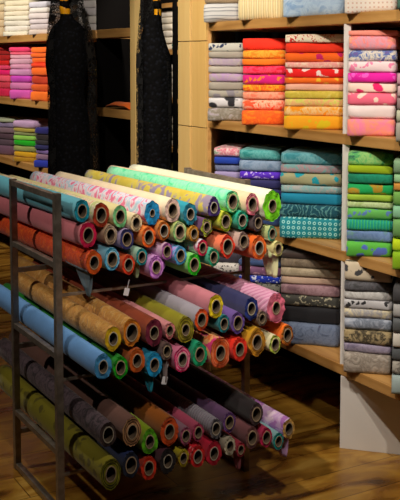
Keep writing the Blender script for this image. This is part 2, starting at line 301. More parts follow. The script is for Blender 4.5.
STACKS = [
 ('grey stack on the right upper shelf', 'grey fabrics on the right upper shelf', 2.4222, 3.9929, 0.7749, 0.1692, [1.6827, 1.6426, 1.6081, 1.5707, 1.5361, 1.493, 1.4536, 1.4161, 1.3662, 1.303], [
  (('floral', '#c8c8c0', '#1c2c50', '#2c3c60', 9), 'white and navy printed'),
  (('solid', '#aca69c'), 'plain light grey'),
  (('mot', '#b0a6a8', '#a898ac', '#b4aca8', 6), 'grey tinged lilac'),
  (('solid', '#b8b2a8'), 'pale stone grey'),
  (('mot', '#b4aca8', '#b89cc4', '#b0a8a4', 4), 'lilac patched grey'),
  (('solid', '#a8a298'), 'warm grey'),
  (('floral', '#aaa69c', '#8c8890', '#aaa69c', 5), 'dotted mid grey'),
  (('floral', '#dcdce0', '#202028', '#dcdce0', 4), 'white with black dots'),
  (('mot', '#9c9890', '#7c7468', '#b4a8b4', 9), 'mottled dark grey')]),
 ('orange stack on the upper shelf', 'orange fabrics on the right upper shelf', 2.4296, 3.6725, 0.7749, 0.1904, [1.7007, 1.6462, 1.607, 1.5752, 1.535, 1.4866, 1.4545, 1.4179, 1.3692, 1.303], [
  (('solid', '#f04c18'), 'plain vermilion'),
  (('mot', '#e09030', '#e8b060', '#d88020', 14), 'speckled golden orange'),
  (('solid', '#f08410'), 'plain bright orange'),
  (('mot', '#e83c58', '#f06078', '#d82848', 16), 'crimson pink'),
  (('floral', '#c8147c', '#f08828', '#d02870', 9), 'magenta with orange petals'),
  (('mot', '#e8b820', '#e05820', '#c84020', 7), 'yellow and rust streaked'),
  (('mot', '#e8907c', '#e8a890', '#e07860', 14), 'salmon mottled'),
  (('mot', '#e85c48', '#ecc0a8', '#e86850', 9), 'coral and white mottled'),
  (('mot', '#e8783c', '#d8602c', '#e88848', 9), 'burnt orange mottled')]),
 ('red to gold stack on the upper shelf', 'red and gold fabrics on the right upper shelf', 2.4497, 3.3084, 0.7749, 0.2478, [1.7106, 1.674, 1.6314, 1.592, 1.5655, 1.5252, 1.4978, 1.4686, 1.4342, 1.4023, 1.3618, 1.303], [
  (('floral', '#e8dcc8', '#b82820', '#402018', 16), 'white, red and black printed'),
  (('solid', '#f05030'), 'plain coral red'),
  (('floral', '#ec7428', '#c03068', '#ec7428', 6), 'orange with magenta ovals'),
  (('mot', '#f0c8b8', '#e8a0a0', '#f0d8c8', 14), 'pale pink and white'),
  (('floral', '#dc1c1c', '#f0dcd8', '#dc1c1c', 7), 'red with white print'),
  (('floral', '#ec7844', '#ecc060', '#ec7844', 7), 'orange with yellow petals'),
  (('solid', '#f0bca8'), 'plain pale pink'),
  (('mot', '#d8c470', '#c8b860', '#dcd080', 6), 'khaki yellow'),
  (('mot', '#e0d488', '#e8b088', '#c8cc70', 10), 'pale lime floral'),
  (('mot', '#f0a838', '#f0d0a0', '#ec9020', 8), 'amber mottled'),
  (('floral', '#e8a824', '#d4c050', '#f0b830', 6), 'gold with yellow petals')]),
 ('pink stack on the upper shelf', 'pink fabrics on the right upper shelf', 2.4258, 2.9011, 0.7749, 0.1795, [1.7162, 1.694, 1.6388, 1.5957, 1.5511, 1.5113, 1.4727, 1.4243, 1.3703, 1.303], [
  (('solid', '#f09c90'), 'thin coral pink'),
  (('mot', '#f09090', '#d0a0b0', '#f0b898', 6), 'watercolour coral'),
  (('mot', '#5870a8', '#e0d8c8', '#6c5890', 9), 'blue and cream floral'),
  (('floral', '#f0dce0', '#e890b0', '#f0dce0', 9), 'white with pink flowers'),
  (('floral', '#d828a0', '#ec70c8', '#c81890', 8), 'magenta print'),
  (('floral', '#f0d8cc', '#dc4070', '#f0d8cc', 5), 'pale blush with red flowers'),
  (('floral', '#e87890', '#f4dcd0', '#e05c80', 7), 'rose with white flowers'),
  (('solid', '#f4e4e4'), 'plain white'),
  (('mot', '#ec88b0', '#f09c88', '#ec80b0', 2.5), 'rose pink')]),
 ('sliver of stack at the right edge, upper shelf', 'fabrics cut off by the right edge, upper shelf', 2.4061, 2.6362, 0.7749, 0.1231, [1.5527, 1.5075, 1.4622, 1.4169, 1.3714, 1.303], [
  (('solid', '#b894a0'), 'dusty mauve'),
  (('solid', '#c0a8ac'), 'rose grey'),
  (('solid', '#8c7c7c'), 'brown grey'),
  (('solid', '#b8bca8'), 'pale sage'),
  (('solid', '#a8a49c'), 'stone')]),
 ('blue stack behind the rack', 'blue fabrics on the right middle shelf', 2.4050, 3.9525, 0.7749, 0.1201, [1.1741, 1.1279, 1.0923, 1.0567, 1.0188, 0.9764, 0.9272, 0.8779, 0.824], [
  (('mot', '#e8d4d4', '#d06880', '#80a888', 12), 'pink, white and green floral'),
  (('solid', '#2844a8'), 'royal blue'),
  (('mot', '#8088a4', '#6c7490', '#8890a8', 8), 'grey blue'),
  (('solid', '#a89cc4'), 'pale lilac'),
  (('solid', '#303c70'), 'dark blue'),
  (('solid', '#343060'), 'indigo'),
  (('solid', '#2c3458'), 'navy'),
  (('solid', '#404880'), 'slate blue')]),
 ('teal and purple stack behind the rack', 'teal and purple fabrics on the right middle shelf', 2.4300, 3.6982, 0.7749, 0.1916, [1.1821, 1.1324, 1.0806, 1.0411, 0.9995, 0.9537, 0.8994, 0.824], [
  (('mot', '#4c9494', '#70acac', '#388080', 10), 'teal printed'),
  (('mot', '#7c90a8', '#8c9cb4', '#687c98', 10), 'blue grey printed'),
  (('floral', '#5430b4', '#c8b8ec', '#6038c0', 12), 'violet with white flowers'),
  (('solid', '#28285c'), 'dark navy'),
  (('solid', '#34346c'), 'ink blue'),
  (('solid', '#2c5078'), 'petrol blue'),
  (('solid', '#284070'), 'deep blue')]),
 ('turquoise stack on the middle shelf', 'turquoise fabrics on the right middle shelf', 2.4533, 3.3313, 0.7749, 0.2580, [1.1981, 1.1463, 1.1103, 1.0558, 1.0206, 0.9701, 0.9145, 0.824], [
  (('mot', '#5c9ca8', '#80b4bc', '#488c98', 7), 'blue teal mottled'),
  (('mot', '#84a8a8', '#b08c94', '#7ca4a8', 7), 'grey teal with pink'),
  (('floral', '#a8a888', '#389cac', '#a0a080', 6), 'beige with teal roses'),
  (('mot', '#a8b0b0', '#88b4b8', '#b4b4b4', 10), 'silver grey checked'),
  (('solid', '#1088a8'), 'plain turquoise'),
  (('script', '#0c4c5c', '#5c8c90', '#0c4c5c', 14), 'dark teal with pale script'),
  (('rings', '#10808c', '#a8dcd8', '#10808c', 22), 'teal with small rings')]),
 ('green stack on the middle shelf', 'green fabrics on the right middle shelf', 2.4237, 2.9001, 0.7749, 0.1736, [1.2389, 1.1858, 1.1535, 1.1141, 1.0706, 1.0441, 1.0151, 0.9699, 0.9265, 0.8819, 0.824], [
  (('mot', '#68b474', '#a0c884', '#305c50', 8), 'leafy green floral'),
  (('solid', '#a0b820'), 'olive lime'),
  (('mot', '#0c7c60', '#108c70', '#0c7458', 8), 'deep jade'),
  (('floral', '#18a060', '#b09048', '#18a868', 4), 'emerald with tan spots'),
  (('solid', '#a8c860'), 'light lime'),
  (('mot', '#b4c894', '#c8d8b0', '#a8c088', 14), 'pale whitish green'),
  (('floral', '#70b468', '#6480b8', '#78b870', 9), 'green with blue spots'),
  (('stripes', '#209880', '#3898b8', '#50b060', 26), 'sea green striped'),
  (('mot', '#6c84b4', '#7c94c0', '#78a090', 8), 'periwinkle blue'),
  (('floral', '#68b458', '#5c70c0', '#70bc60', 6), 'green with violet spots')]),
 ('sliver of stack at the right edge, middle shelf', 'fabrics cut off by the right edge, middle shelf', 2.4087, 2.6444, 0.7749, 0.1306, [1.2304, 1.1774, 1.1442, 1.1146, 1.059, 1.0107, 0.9362, 0.8877, 0.824], [
  (('solid', '#88a888'), 'grey green'),
  (('solid', '#98c098'), 'mint green'),
  (('solid', '#c89458'), 'tan orange'),
  (('solid', '#78a860'), 'leaf green'),
  (('solid', '#90c0a0'), 'pale mint'),
  (('solid', '#7cac70'), 'sage green'),
  (('solid', '#c0d818'), 'acid lime'),
  (('solid', '#90b820'), 'moss lime')]),
 ('black and white stack behind the rack', 'black and white fabrics on the right lower shelf', 2.4051, 3.9620, 0.7749, 0.1203, [0.6463, 0.6016, 0.5493, 0.5043, 0.4593, 0.4066, 0.35], [
  (('solid', '#383440'), 'charcoal grey'),
  (('floral', '#d8d4d0', '#181418', '#d8d4d0', 16), 'white with black lace print'),
  (('solid', '#40404c'), 'slate'),
  (('solid', '#302c34'), 'black grey'),
  (('solid', '#4c4450'), 'plum grey'),
  (('solid', '#2c2c34'), 'soft black')]),
 ('mauve and navy stack behind the rack', 'mauve and navy fabrics on the right lower shelf', 2.4317, 3.7008, 0.7749, 0.1965, [0.6583, 0.63, 0.5854, 0.5493, 0.506, 0.4626, 0.4082, 0.35], [
  (('solid', '#485c88'), 'slate blue'),
  (('floral', '#7c5878', '#b890a0', '#584868', 12), 'mauve floral'),
  (('floral', '#2438a8', '#d8dcf0', '#2438a8', 14), 'royal blue with white print'),
  (('floral', '#808078', '#202020', '#a8a8a0', 14), 'black and grey print'),
  (('solid', '#3c3844'), 'graphite'),
  (('solid', '#443c48'), 'aubergine grey'),
  (('solid', '#38383c'), 'ash black')]),
 ('taupe stack on the lower shelf', 'dark taupe fabrics on the right lower shelf', 2.4516, 3.3254, 0.7749, 0.2532, [0.7554, 0.7313, 0.691, 0.6507, 0.6172, 0.5698, 0.5211, 0.4467, 0.35], [
  (('solid', '#382c28'), 'very dark brown'),
  (('mot', '#74685c', '#847868', '#645848', 12), 'crinkled dark taupe'),
  (('mot', '#a89c88', '#b8ac98', '#988c78', 9), 'mottled taupe'),
  (('solid', '#c0a898'), 'plain pinkish beige'),
  (('mot', '#8c7078', '#a48890', '#806470', 8), 'shimmering mauve'),
  (('floral', '#3c3c38', '#a8a490', '#303030', 14), 'black with beige flowers'),
  (('solid', '#101018'), 'plain black'),
  (('mot', '#606c84', '#707c94', '#404860', 10), 'slate blue printed')]),
 ('grey stack on the lower shelf', 'grey fabrics on the right lower shelf', 2.4272, 2.9058, 0.7749, 0.1836, [0.7983, 0.7186, 0.6821, 0.645, 0.6091, 0.5701, 0.5212, 0.4673, 0.4295, 0.35], [
  (('floral', '#d0c4b0', '#3c3c40', '#c8bcac', 7), 'cream with charcoal flowers'),
  (('mot', '#4c4c50', '#64646c', '#404044', 14), 'charcoal'),
  (('mot', '#b8b8b8', '#d4d4d4', '#a0a0a0', 6), 'shiny silver'),
  (('floral', '#c8c8cc', '#28282c', '#c8c8cc', 9), 'white with black drawing'),
  (('mot', '#dcd4bc', '#a8a8b0', '#d8d0b8', 6), 'cream and grey marbled'),
  (('mot', '#a8b0c0', '#788090', '#b8bcc8', 7), 'blue grey marbled'),
  (('mot', '#b0a080', '#28241c', '#988868', 6), 'black and khaki camouflage'),
  (('mot', '#9088a0', '#a8a0b4', '#807890', 10), 'mauve grey'),
  (('mot', '#a8a098', '#888078', '#b8b0a8', 9), 'ashy taupe')]),
 ('sliver of stack at the right edge, lower shelf', 'fabrics cut off by the right edge, lower shelf', 2.4067, 2.6382, 0.7749, 0.1250, [0.7509, 0.692, 0.6366, 0.5811, 0.5254, 0.4733, 0.4211, 0.35], [
  (('solid', '#3c3c40'), 'near black'),
  (('solid', '#b0b0b0'), 'light grey'),
  (('solid', '#606468'), 'mid grey'),
  (('solid', '#d0ccc4'), 'off white'),
  (('solid', '#54585c'), 'dark grey'),
  (('mot', '#a8a49c', '#605c58', '#a8a49c', 9), 'mottled grey'),
  (('solid', '#a8b8b8'), 'pale blue grey')]),
 ('left end pile of the top shelf', 'fabrics on the right top shelf', 2.4218, 4.0327, 0.7749, 0.1681, [1.9414, 1.8765, 1.787], [
  (('solid', '#a08c74'), 'tan'),
  (('stripes', '#c4c4c4', '#60646c', '#c4c4c4', 8), 'grey and white striped')]),
 ('second pile on the top shelf', 'fabrics on the right top shelf', 2.4343, 3.7027, 0.7749, 0.2037, [1.9575, 1.8982, 1.787], [
  (('solid', '#d8ccb0'), 'beige'),
  (('pleat', '#d8c8a0', '#a89470', '#e0d4b0', 14), 'cream pleated')]),
 ('third pile on the top shelf', 'fabrics on the right top shelf', 2.4507, 3.3187, 0.7749, 0.2506, [1.9397, 1.8749, 1.787], [
  (('solid', '#c8d0d8'), 'pale grey blue'),
  (('mot', '#a8c0dc', '#c0d4e8', '#90acd0', 7), 'sky blue printed')]),
 ('fourth pile on the top shelf', 'fabrics on the right top shelf', 2.4323, 2.9226, 0.7749, 0.1982, [1.9258, 1.8618, 1.787], [
  (('solid', '#dcd4cc'), 'ivory'),
  (('dots', '#e4dcd4', '#d0b4a8', '#e8e4dc', 30), 'speckled cream')]),
 ('pile at the right end of the top shelf', 'fabrics on the right top shelf', 2.4074, 2.6403, 0.7749, 0.1268, [1.9034, 1.8517, 1.787], [
  (('solid', '#486c5c'), 'sage'),
  (('solid', '#3c5c50'), 'dark green')]),
 ('cream pile at the left edge, top left shelf', 'cream fabrics on the left top shelf', 2.4184, 7.6076, 0.4189, 0.1988, [2.1185, 2.0515, 1.9929, 1.9257, 1.8669, 1.787], [
  (('solid', '#e8dcc0'), 'ivory'),
  (('solid', '#e4d4b4'), 'cream'),
  (('solid', '#e0ccac'), 'pale sand'),
  (('solid', '#e4d0b0'), 'warm cream'),
  (('solid', '#dcc8a8'), 'light sand')]),
 ('white pile, second from left edge, top left shelf', 'cream fabrics on the left top shelf', 2.4326, 7.1222, 0.4189, 0.2686, [2.0604, 2.0186, 1.9767, 1.9408, 1.9033, 1.8636, 1.8208, 1.787], [
  (('solid', '#f0e8d0'), 'ivory white'),
  (('solid', '#f4ecd8'), 'chalk white'),
  (('solid', '#f0e8d4'), 'eggshell'),
  (('solid', '#f4f0e0'), 'bright white'),
  (('solid', '#ece8dc'), 'milk white'),
  (('solid', '#f0ece4'), 'snow white'),
  (('solid', '#f0ecdc'), 'off white')]),
 ('pale grey pile left of the veiled mannequin', 'cream fabrics on the left top shelf', 2.4166, 6.5838, 0.4189, 0.1899, [2.0208, 1.9769, 1.939, 1.8951, 1.8604, 1.8204, 1.787], [
  (('solid', '#d4d4e0'), 'bluish white'),
  (('solid', '#e4e0dc'), 'pearl'),
  (('solid', '#d8d0d0'), 'pale rose grey'),
  (('solid', '#d4ccd0'), 'light grey'),
  (('solid', '#d0c8cc'), 'silver grey'),
  (('solid', '#d8ccc4'), 'oatmeal')]),
 ('white pile right of the veiled mannequin', 'cream fabrics on the left top shelf', 2.4100, 5.6949, 0.4189, 0.1575, [1.9825, 1.9321, 1.8817, 1.8312, 1.787], [
  (('solid', '#d8d4d4'), 'white'),
  (('solid', '#d0ccd0'), 'grey white'),
  (('solid', '#d4d0cc'), 'soft white'),
  (('solid', '#ccc8c8'), 'pale grey')]),
 ('red pile at the left edge', 'red fabrics on the left shelf', 2.4357, 7.6238, 0.4189, 0.2836, [1.7248, 1.6802, 1.6426, 1.5972, 1.5575, 1.5226, 1.4764, 1.4208, 1.3694, 1.303], [
  (('solid', '#a00c20'), 'dark red'),
  (('solid', '#980818'), 'deep red'),
  (('solid', '#a80c1c'), 'garnet'),
  (('solid', '#d40c28'), 'bright red'),
  (('solid', '#e85c7c'), 'pink'),
  (('solid', '#e43878'), 'hot pink'),
  (('solid', '#e8687c'), 'salmon rose'),
  (('solid', '#c84c5c'), 'dusty rose'),
  (('solid', '#c83058'), 'raspberry')]),
 ('pink pile beside the red pile', 'pink fabrics on the left shelf', 2.4235, 7.0214, 0.4189, 0.2237, [1.6989, 1.6602, 1.6398, 1.6091, 1.5683, 1.5308, 1.4796, 1.4283, 1.3736, 1.303], [
  (('solid', '#f05880'), 'flamingo pink'),
  (('solid', '#f07890'), 'shell pink'),
  (('solid', '#e0b0c0'), 'pale greyish pink'),
  (('solid', '#dcb0c4'), 'powder pink'),
  (('solid', '#dca4c0'), 'lilac pink'),
  (('solid', '#cc98c0'), 'pale lilac'),
  (('solid', '#c858c0'), 'orchid purple'),
  (('solid', '#cc80b0'), 'mauve'),
  (('solid', '#d468b8'), 'orchid pink')]),
 ('orange pile left of the mannequin', 'orange fabrics on the left shelf', 2.4138, 6.5624, 0.4189, 0.1760, [1.6934, 1.65, 1.6176, 1.5767, 1.5475, 1.487, 1.4258, 1.3736, 1.303], [
  (('solid', '#f47c08'), 'orange'),
  (('solid', '#e87418'), 'pumpkin'),
  (('solid', '#f47808'), 'clear orange'),
  (('solid', '#f4582c'), 'red orange'),
  (('solid', '#f47808'), 'warm orange'),
  (('solid', '#b84408'), 'burnt orange'),
  (('solid', '#d46418'), 'copper orange'),
  (('solid', '#ec7c10'), 'tangerine')]),
 ('golden pile behind the lace veil', 'golden fabrics behind the veil', 2.3973, 5.6074, 0.4189, 0.0947, [1.6, 1.5456, 1.4912, 1.4306, 1.3699, 1.303], [
  (('solid', '#8c7838'), 'old gold'),
  (('solid', '#a08844'), 'antique gold'),
  (('solid', '#846c34'), 'bronze'),
  (('solid', '#98803c'), 'ochre gold'),
  (('solid', '#7c6838'), 'olive gold')]),
 ('mauve pile at the left edge, lower left shelf', 'mauve fabrics on the left lower shelf', 2.4405, 7.6130, 0.4189, 0.3072, [1.1201, 1.091, 1.0475, 1.0013, 0.9499, 0.9023, 0.824], [
  (('solid', '#a8b098'), 'pale sage'),
  (('solid', '#887c9c'), 'lavender grey'),
  (('solid', '#806c78'), 'mauve grey'),
  (('solid', '#503c48'), 'dark plum'),
  (('solid', '#544450'), 'plum grey'),
  (('solid', '#6c5064'), 'mauve')]),
 ('yellow and green pile on the lower left shelf', 'yellow and green fabrics on the left lower shelf', 2.4247, 6.9711, 0.4189, 0.2296, [1.138, 1.0797, 1.0505, 1.0239, 0.9888, 0.9433, 0.899, 0.8566, 0.824], [
  (('solid', '#c4a8cc'), 'lavender'),
  (('solid', '#a89c58'), 'khaki'),
  (('solid', '#8c9468'), 'olive grey'),
  (('solid', '#98cc6c'), 'light green'),
  (('solid', '#18b034'), 'bright green'),
  (('solid', '#98a068'), 'sage khaki'),
  (('solid', '#d8ac48'), 'golden yellow'),
  (('solid', '#b08838'), 'dull gold')]),
 ('navy pile left of the mannequin', 'navy fabrics on the left lower shelf', 2.4080, 6.5185, 0.4189, 0.1473, [1.1144, 1.0633, 1.021, 0.9885, 0.9536, 0.9198, 0.876, 0.824], [
  (('solid', '#1c1c6c'), 'dark navy'),
  (('solid', '#201418'), 'brown black'),
  (('solid', '#181420'), 'black'),
  (('solid', '#1c1c54'), 'midnight blue'),
  (('solid', '#7c68a0'), 'lavender'),
  (('solid', '#8c7088'), 'dusky mauve'),
  (('solid', '#2030a0'), 'royal blue')]),
]
for phrase, group, cx, cy, rz, W0, zs, bolts in STACKS:      # cx, cy: middle of the front of the stack
    nb = len(bolts)
    for i, (spec, desc) in enumerate(bolts):
        z1, z0 = zs[i], zs[i+1]; last = i == nb-1
        jx = random.uniform(-.006, .006); W = W0*1.025-random.uniform(0, .006)
        o = folded((cx+jx*math.cos(rz), cy+jx*math.sin(rz), z0+.0005), W, z1-z0-.0015, fabric(*spec), D=.32,
                   over=.016 if last else .004, dip=.014 if last else 0, rz=rz)
        lab = '%s fabric, %s in %s' % (desc, ORD[i] if nb > 1 else 'alone', phrase)
        if i == nb-1 and nb > 2: lab = '%s fabric, lowest in %s' % (desc, phrase)
        tag(o, lab, 'folded fabric', group)
# niche fabrics
for z, n, h, pal, nm in ((1.665, 6, .044, ['#e8e0d0', '#e4dccc', '#ece4d8'], 'upper'), (1.345, 5, .045, ['#d8d0c4', '#c8c0b8', '#e0d8d0'], 'middle'), (1.02, 4, .05, ['#b8b0a4', '#a0988c', '#c0b8a8'], 'lower'), (.66, 5, .05, ['#5c5424', '#6c602c', '#4c4820'], 'lowest')):
    for i in range(n):
        o = folded((2.99, 5.775, z+i*h+.0005), .40, h-.0015, fabric('solid', pal[i % 3]), D=.28, over=.01)
        tag(o, '%s folded fabric, %s up on the %s niche shelf behind the right mannequin' % ('olive' if nm == 'lowest' else 'whitish', ['first', 'second', 'third', 'fourth', 'fifth', 'sixth'][i], nm), 'folded fabric', 'fabrics in the niche')
for i, (c, d) in enumerate((('#2c6c64', 'green'), ('#3c8478', 'teal'), ('#a03858', 'wine red'))):
    o = folded((2.965, 5.535, 1.6655+i*.022), .06, .0205, fabric('dots', c, '#c8c8c0', c, 40), D=.2, over=.008)
    tag(o, 'small spotted %s cloth on the niche shelf beside the oak column' % d, 'cloth', 'small cloths in the niche')
# orange cloth thrown on the nearly empty shelf between the mannequins
bm = bmesh.new(); g = []
for j in range(15):
    t = j/14; row = []
    for i in range(9):
        u = i/8; y = 5.06+.34*t; x = 2.408+.13*u
        z = .001+.034*(math.sin(min(1, t*3.2+.06)*PI/2))*(math.sin(PI*(.12+.88*u)*.9+.25))*(1 if t < .8 else 1-(t-.8)*3.5)+noise.noise(Vector((t*6, u*4, 2)))*.004
        row.append(bm.verts.new((x-2.47, y-5.23, max(.001, z))))
    g.append(row)
for j in range(14):
    for i in range(8): bm.faces.new((g[j][i], g[j][i+1], g[j+1][i+1], g[j+1][i]))
o = mesh('folded_cloth', bm, fabric('solid', '#e0741c'), None, (2.47, 5.23, ZT['B']+.002), True)
sm = o.modifiers.new('thick', 'SOLIDIFY'); sm.thickness = .006; sm.offset = 1
tag(o, 'crumpled orange cloth on the black backed shelf between the mannequins', 'cloth')

# ---------------------------------------------------------------- steel rack
FX0, FX1, FY0, FY1 = 1.173, 1.940, 3.045, 3.505
rk = empty('fabric_rack', ((FX0+FX1)/2, (FY0+FY1)/2, 0)); tag(rk, 'dark brushed steel rack holding three tiers of fabric rolls', 'rack')
h = .0122
for x in (FX0, FX1):
    for y in (FY0, FY1): boxobj('post', (x-h, x+h, y-h, y+h, 0, 1.146), steel, rk, .0015)
    for z in (1.132, .897, .577, .232, .016):
        boxobj('side_rail', (x-h*.9, x+h*.9, FY0+h, FY1-h, z-.011, z+.010), steel, rk, .0015)
for z in (.79, .49, .15):
    for y, q in ((FY0, .005), (FY1, .009)): boxobj('cross_bar', (FX0+h, FX1-h, y-q, y+q, z-q, z+q), steel, rk, .0015)

# ---------------------------------------------------------------- fabric rolls
KX = .70
def cloth_tail(parent, pts, mat, name='loose_end', th=.0015):
    """pts: rows of 3D points (local); a hanging end of cloth"""
    bm = bmesh.new(); rows = [[bm.verts.new(p) for p in r] for r in pts]
    for a, b_ in zip(rows, rows[1:]):
        for i in range(len(a)-1): bm.faces.new((a[i], a[i+1], b_[i+1], b_[i]))
    o = mesh(name, bm, mat, parent, (0, 0, 0), True)
    s = o.modifiers.new('thick', 'SOLIDIFY'); s.thickness = th
    return o
def roll(x, y, z, R, c, Lg, outer, endc, lobes, amp, tubec, label, group, inner=None):
    sd = random.random()*100; tilt = -.014 if 'top tier' in group else 0.004
    e = empty('fabric_roll', (x, y+Lg/2, z-R+tilt*Lg/2)); tag(e, label, 'fabric roll', group)
    def P(th, r, yy, wob=0):     # yy from 0 (near end) to Lg
        return (math.cos(th)*r*KX, yy-Lg/2, R-tilt*Lg/2+tilt*yy+math.sin(th)*r)
    ns_, nl = 36, 12; ph = random.random()*6
    def shape(th, f=1.0, v=0):
        s_ = 1-amp*(.5+.5*math.cos(lobes*th+ph))*f - .035*(.5+.5*noise.noise(Vector((math.cos(th)*1.2+sd, math.sin(th)*1.2, v*3))))
        return s_
    fr = [1+random.uniform(-.035, .02) for _ in range(ns_)]; fy = [random.uniform(0, .006) for _ in range(ns_)]
    bm = bmesh.new(); rings = []
    for j in range(nl+1):
        t = j/nl; yy = t*Lg + (.003 if j == 0 else 0)
        fall = math.exp(-t*4)
        rings.append([bm.verts.new(P(2*PI*i/ns_, R*(fr[i] if j == 0 else 1)*(.985 if j in (0, nl) else 1)*shape(2*PI*i/ns_, fall*.85, t), yy-(fy[i] if j == 0 else 0))) for i in range(ns_)])
    for a, b_ in zip(rings, rings[1:]):
        for i in range(ns_): bm.faces.new((a[i], a[(i+1) % ns_], b_[(i+1) % ns_], b_[i]))
    far = [bm.verts.new(P(2*PI*i/ns_, c, Lg-.004)) for i in range(ns_)]
    for i in range(ns_): bm.faces.new((rings[-1][i], rings[-1][(i+1) % ns_], far[(i+1) % ns_], far[i]))
    wf = mesh('wound_fabric', bm, outer, e, smooth=True)
    # layered end: spiral ridges between tube and outside
    bm = bmesh.new(); nr = max(4, int((R-c)/.0045)); prev = None; sp = random.uniform(.6, 1.4)
    rows = []
    for k in range(2*nr+1):
        f_ = 1-k/(2*nr); row = []
        for i in range(ns_):
            th = 2*PI*i/ns_; sh = shape(th, .3+.7*f_, 0)
            r = c*1.0+(R*.985*(1+(fr[i]-1)*f_)*sh-c)*f_
            dy = (0.0 if k % 2 == 0 else .006) + .004*noise.noise(Vector((sd+k*.7, math.cos(th)*1.5, math.sin(th)*1.5)))
            if k == 0: dy = .002
            row.append(bm.verts.new(P(th, r, dy-.0015*(1-f_)-fy[i]*f_)))
        rows.append(row)
    for k, (a, b_) in enumerate(zip(rows, rows[1:])):
        for i in range(ns_):
            f2 = bm.faces.new((a[i], a[(i+1) % ns_], b_[(i+1) % ns_], b_[i]))
            f2.material_index = 1 if (inner is not None and k in (2, 3, 6, 7)) else 0
    mesh('layered_end', bm, [endc, inner or endc], wf, smooth=True)
    # cardboard tube
    bm = bmesh.new(); ci = c*.85; out = -.003
    prof = [(c*.995, .02), (c*.995, out), (ci, out), (ci, .30), (0.0005, .30)]
    rows = [[bm.verts.new(P(2*PI*i/28, r, yy)) for i in range(28)] for r, yy in prof]
    for k, (a, b_) in enumerate(zip(rows, rows[1:])):
        for i in range(28):
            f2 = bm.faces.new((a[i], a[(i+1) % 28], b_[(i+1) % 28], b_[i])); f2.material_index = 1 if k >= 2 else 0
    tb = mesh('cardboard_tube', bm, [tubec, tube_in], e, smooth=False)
    return e
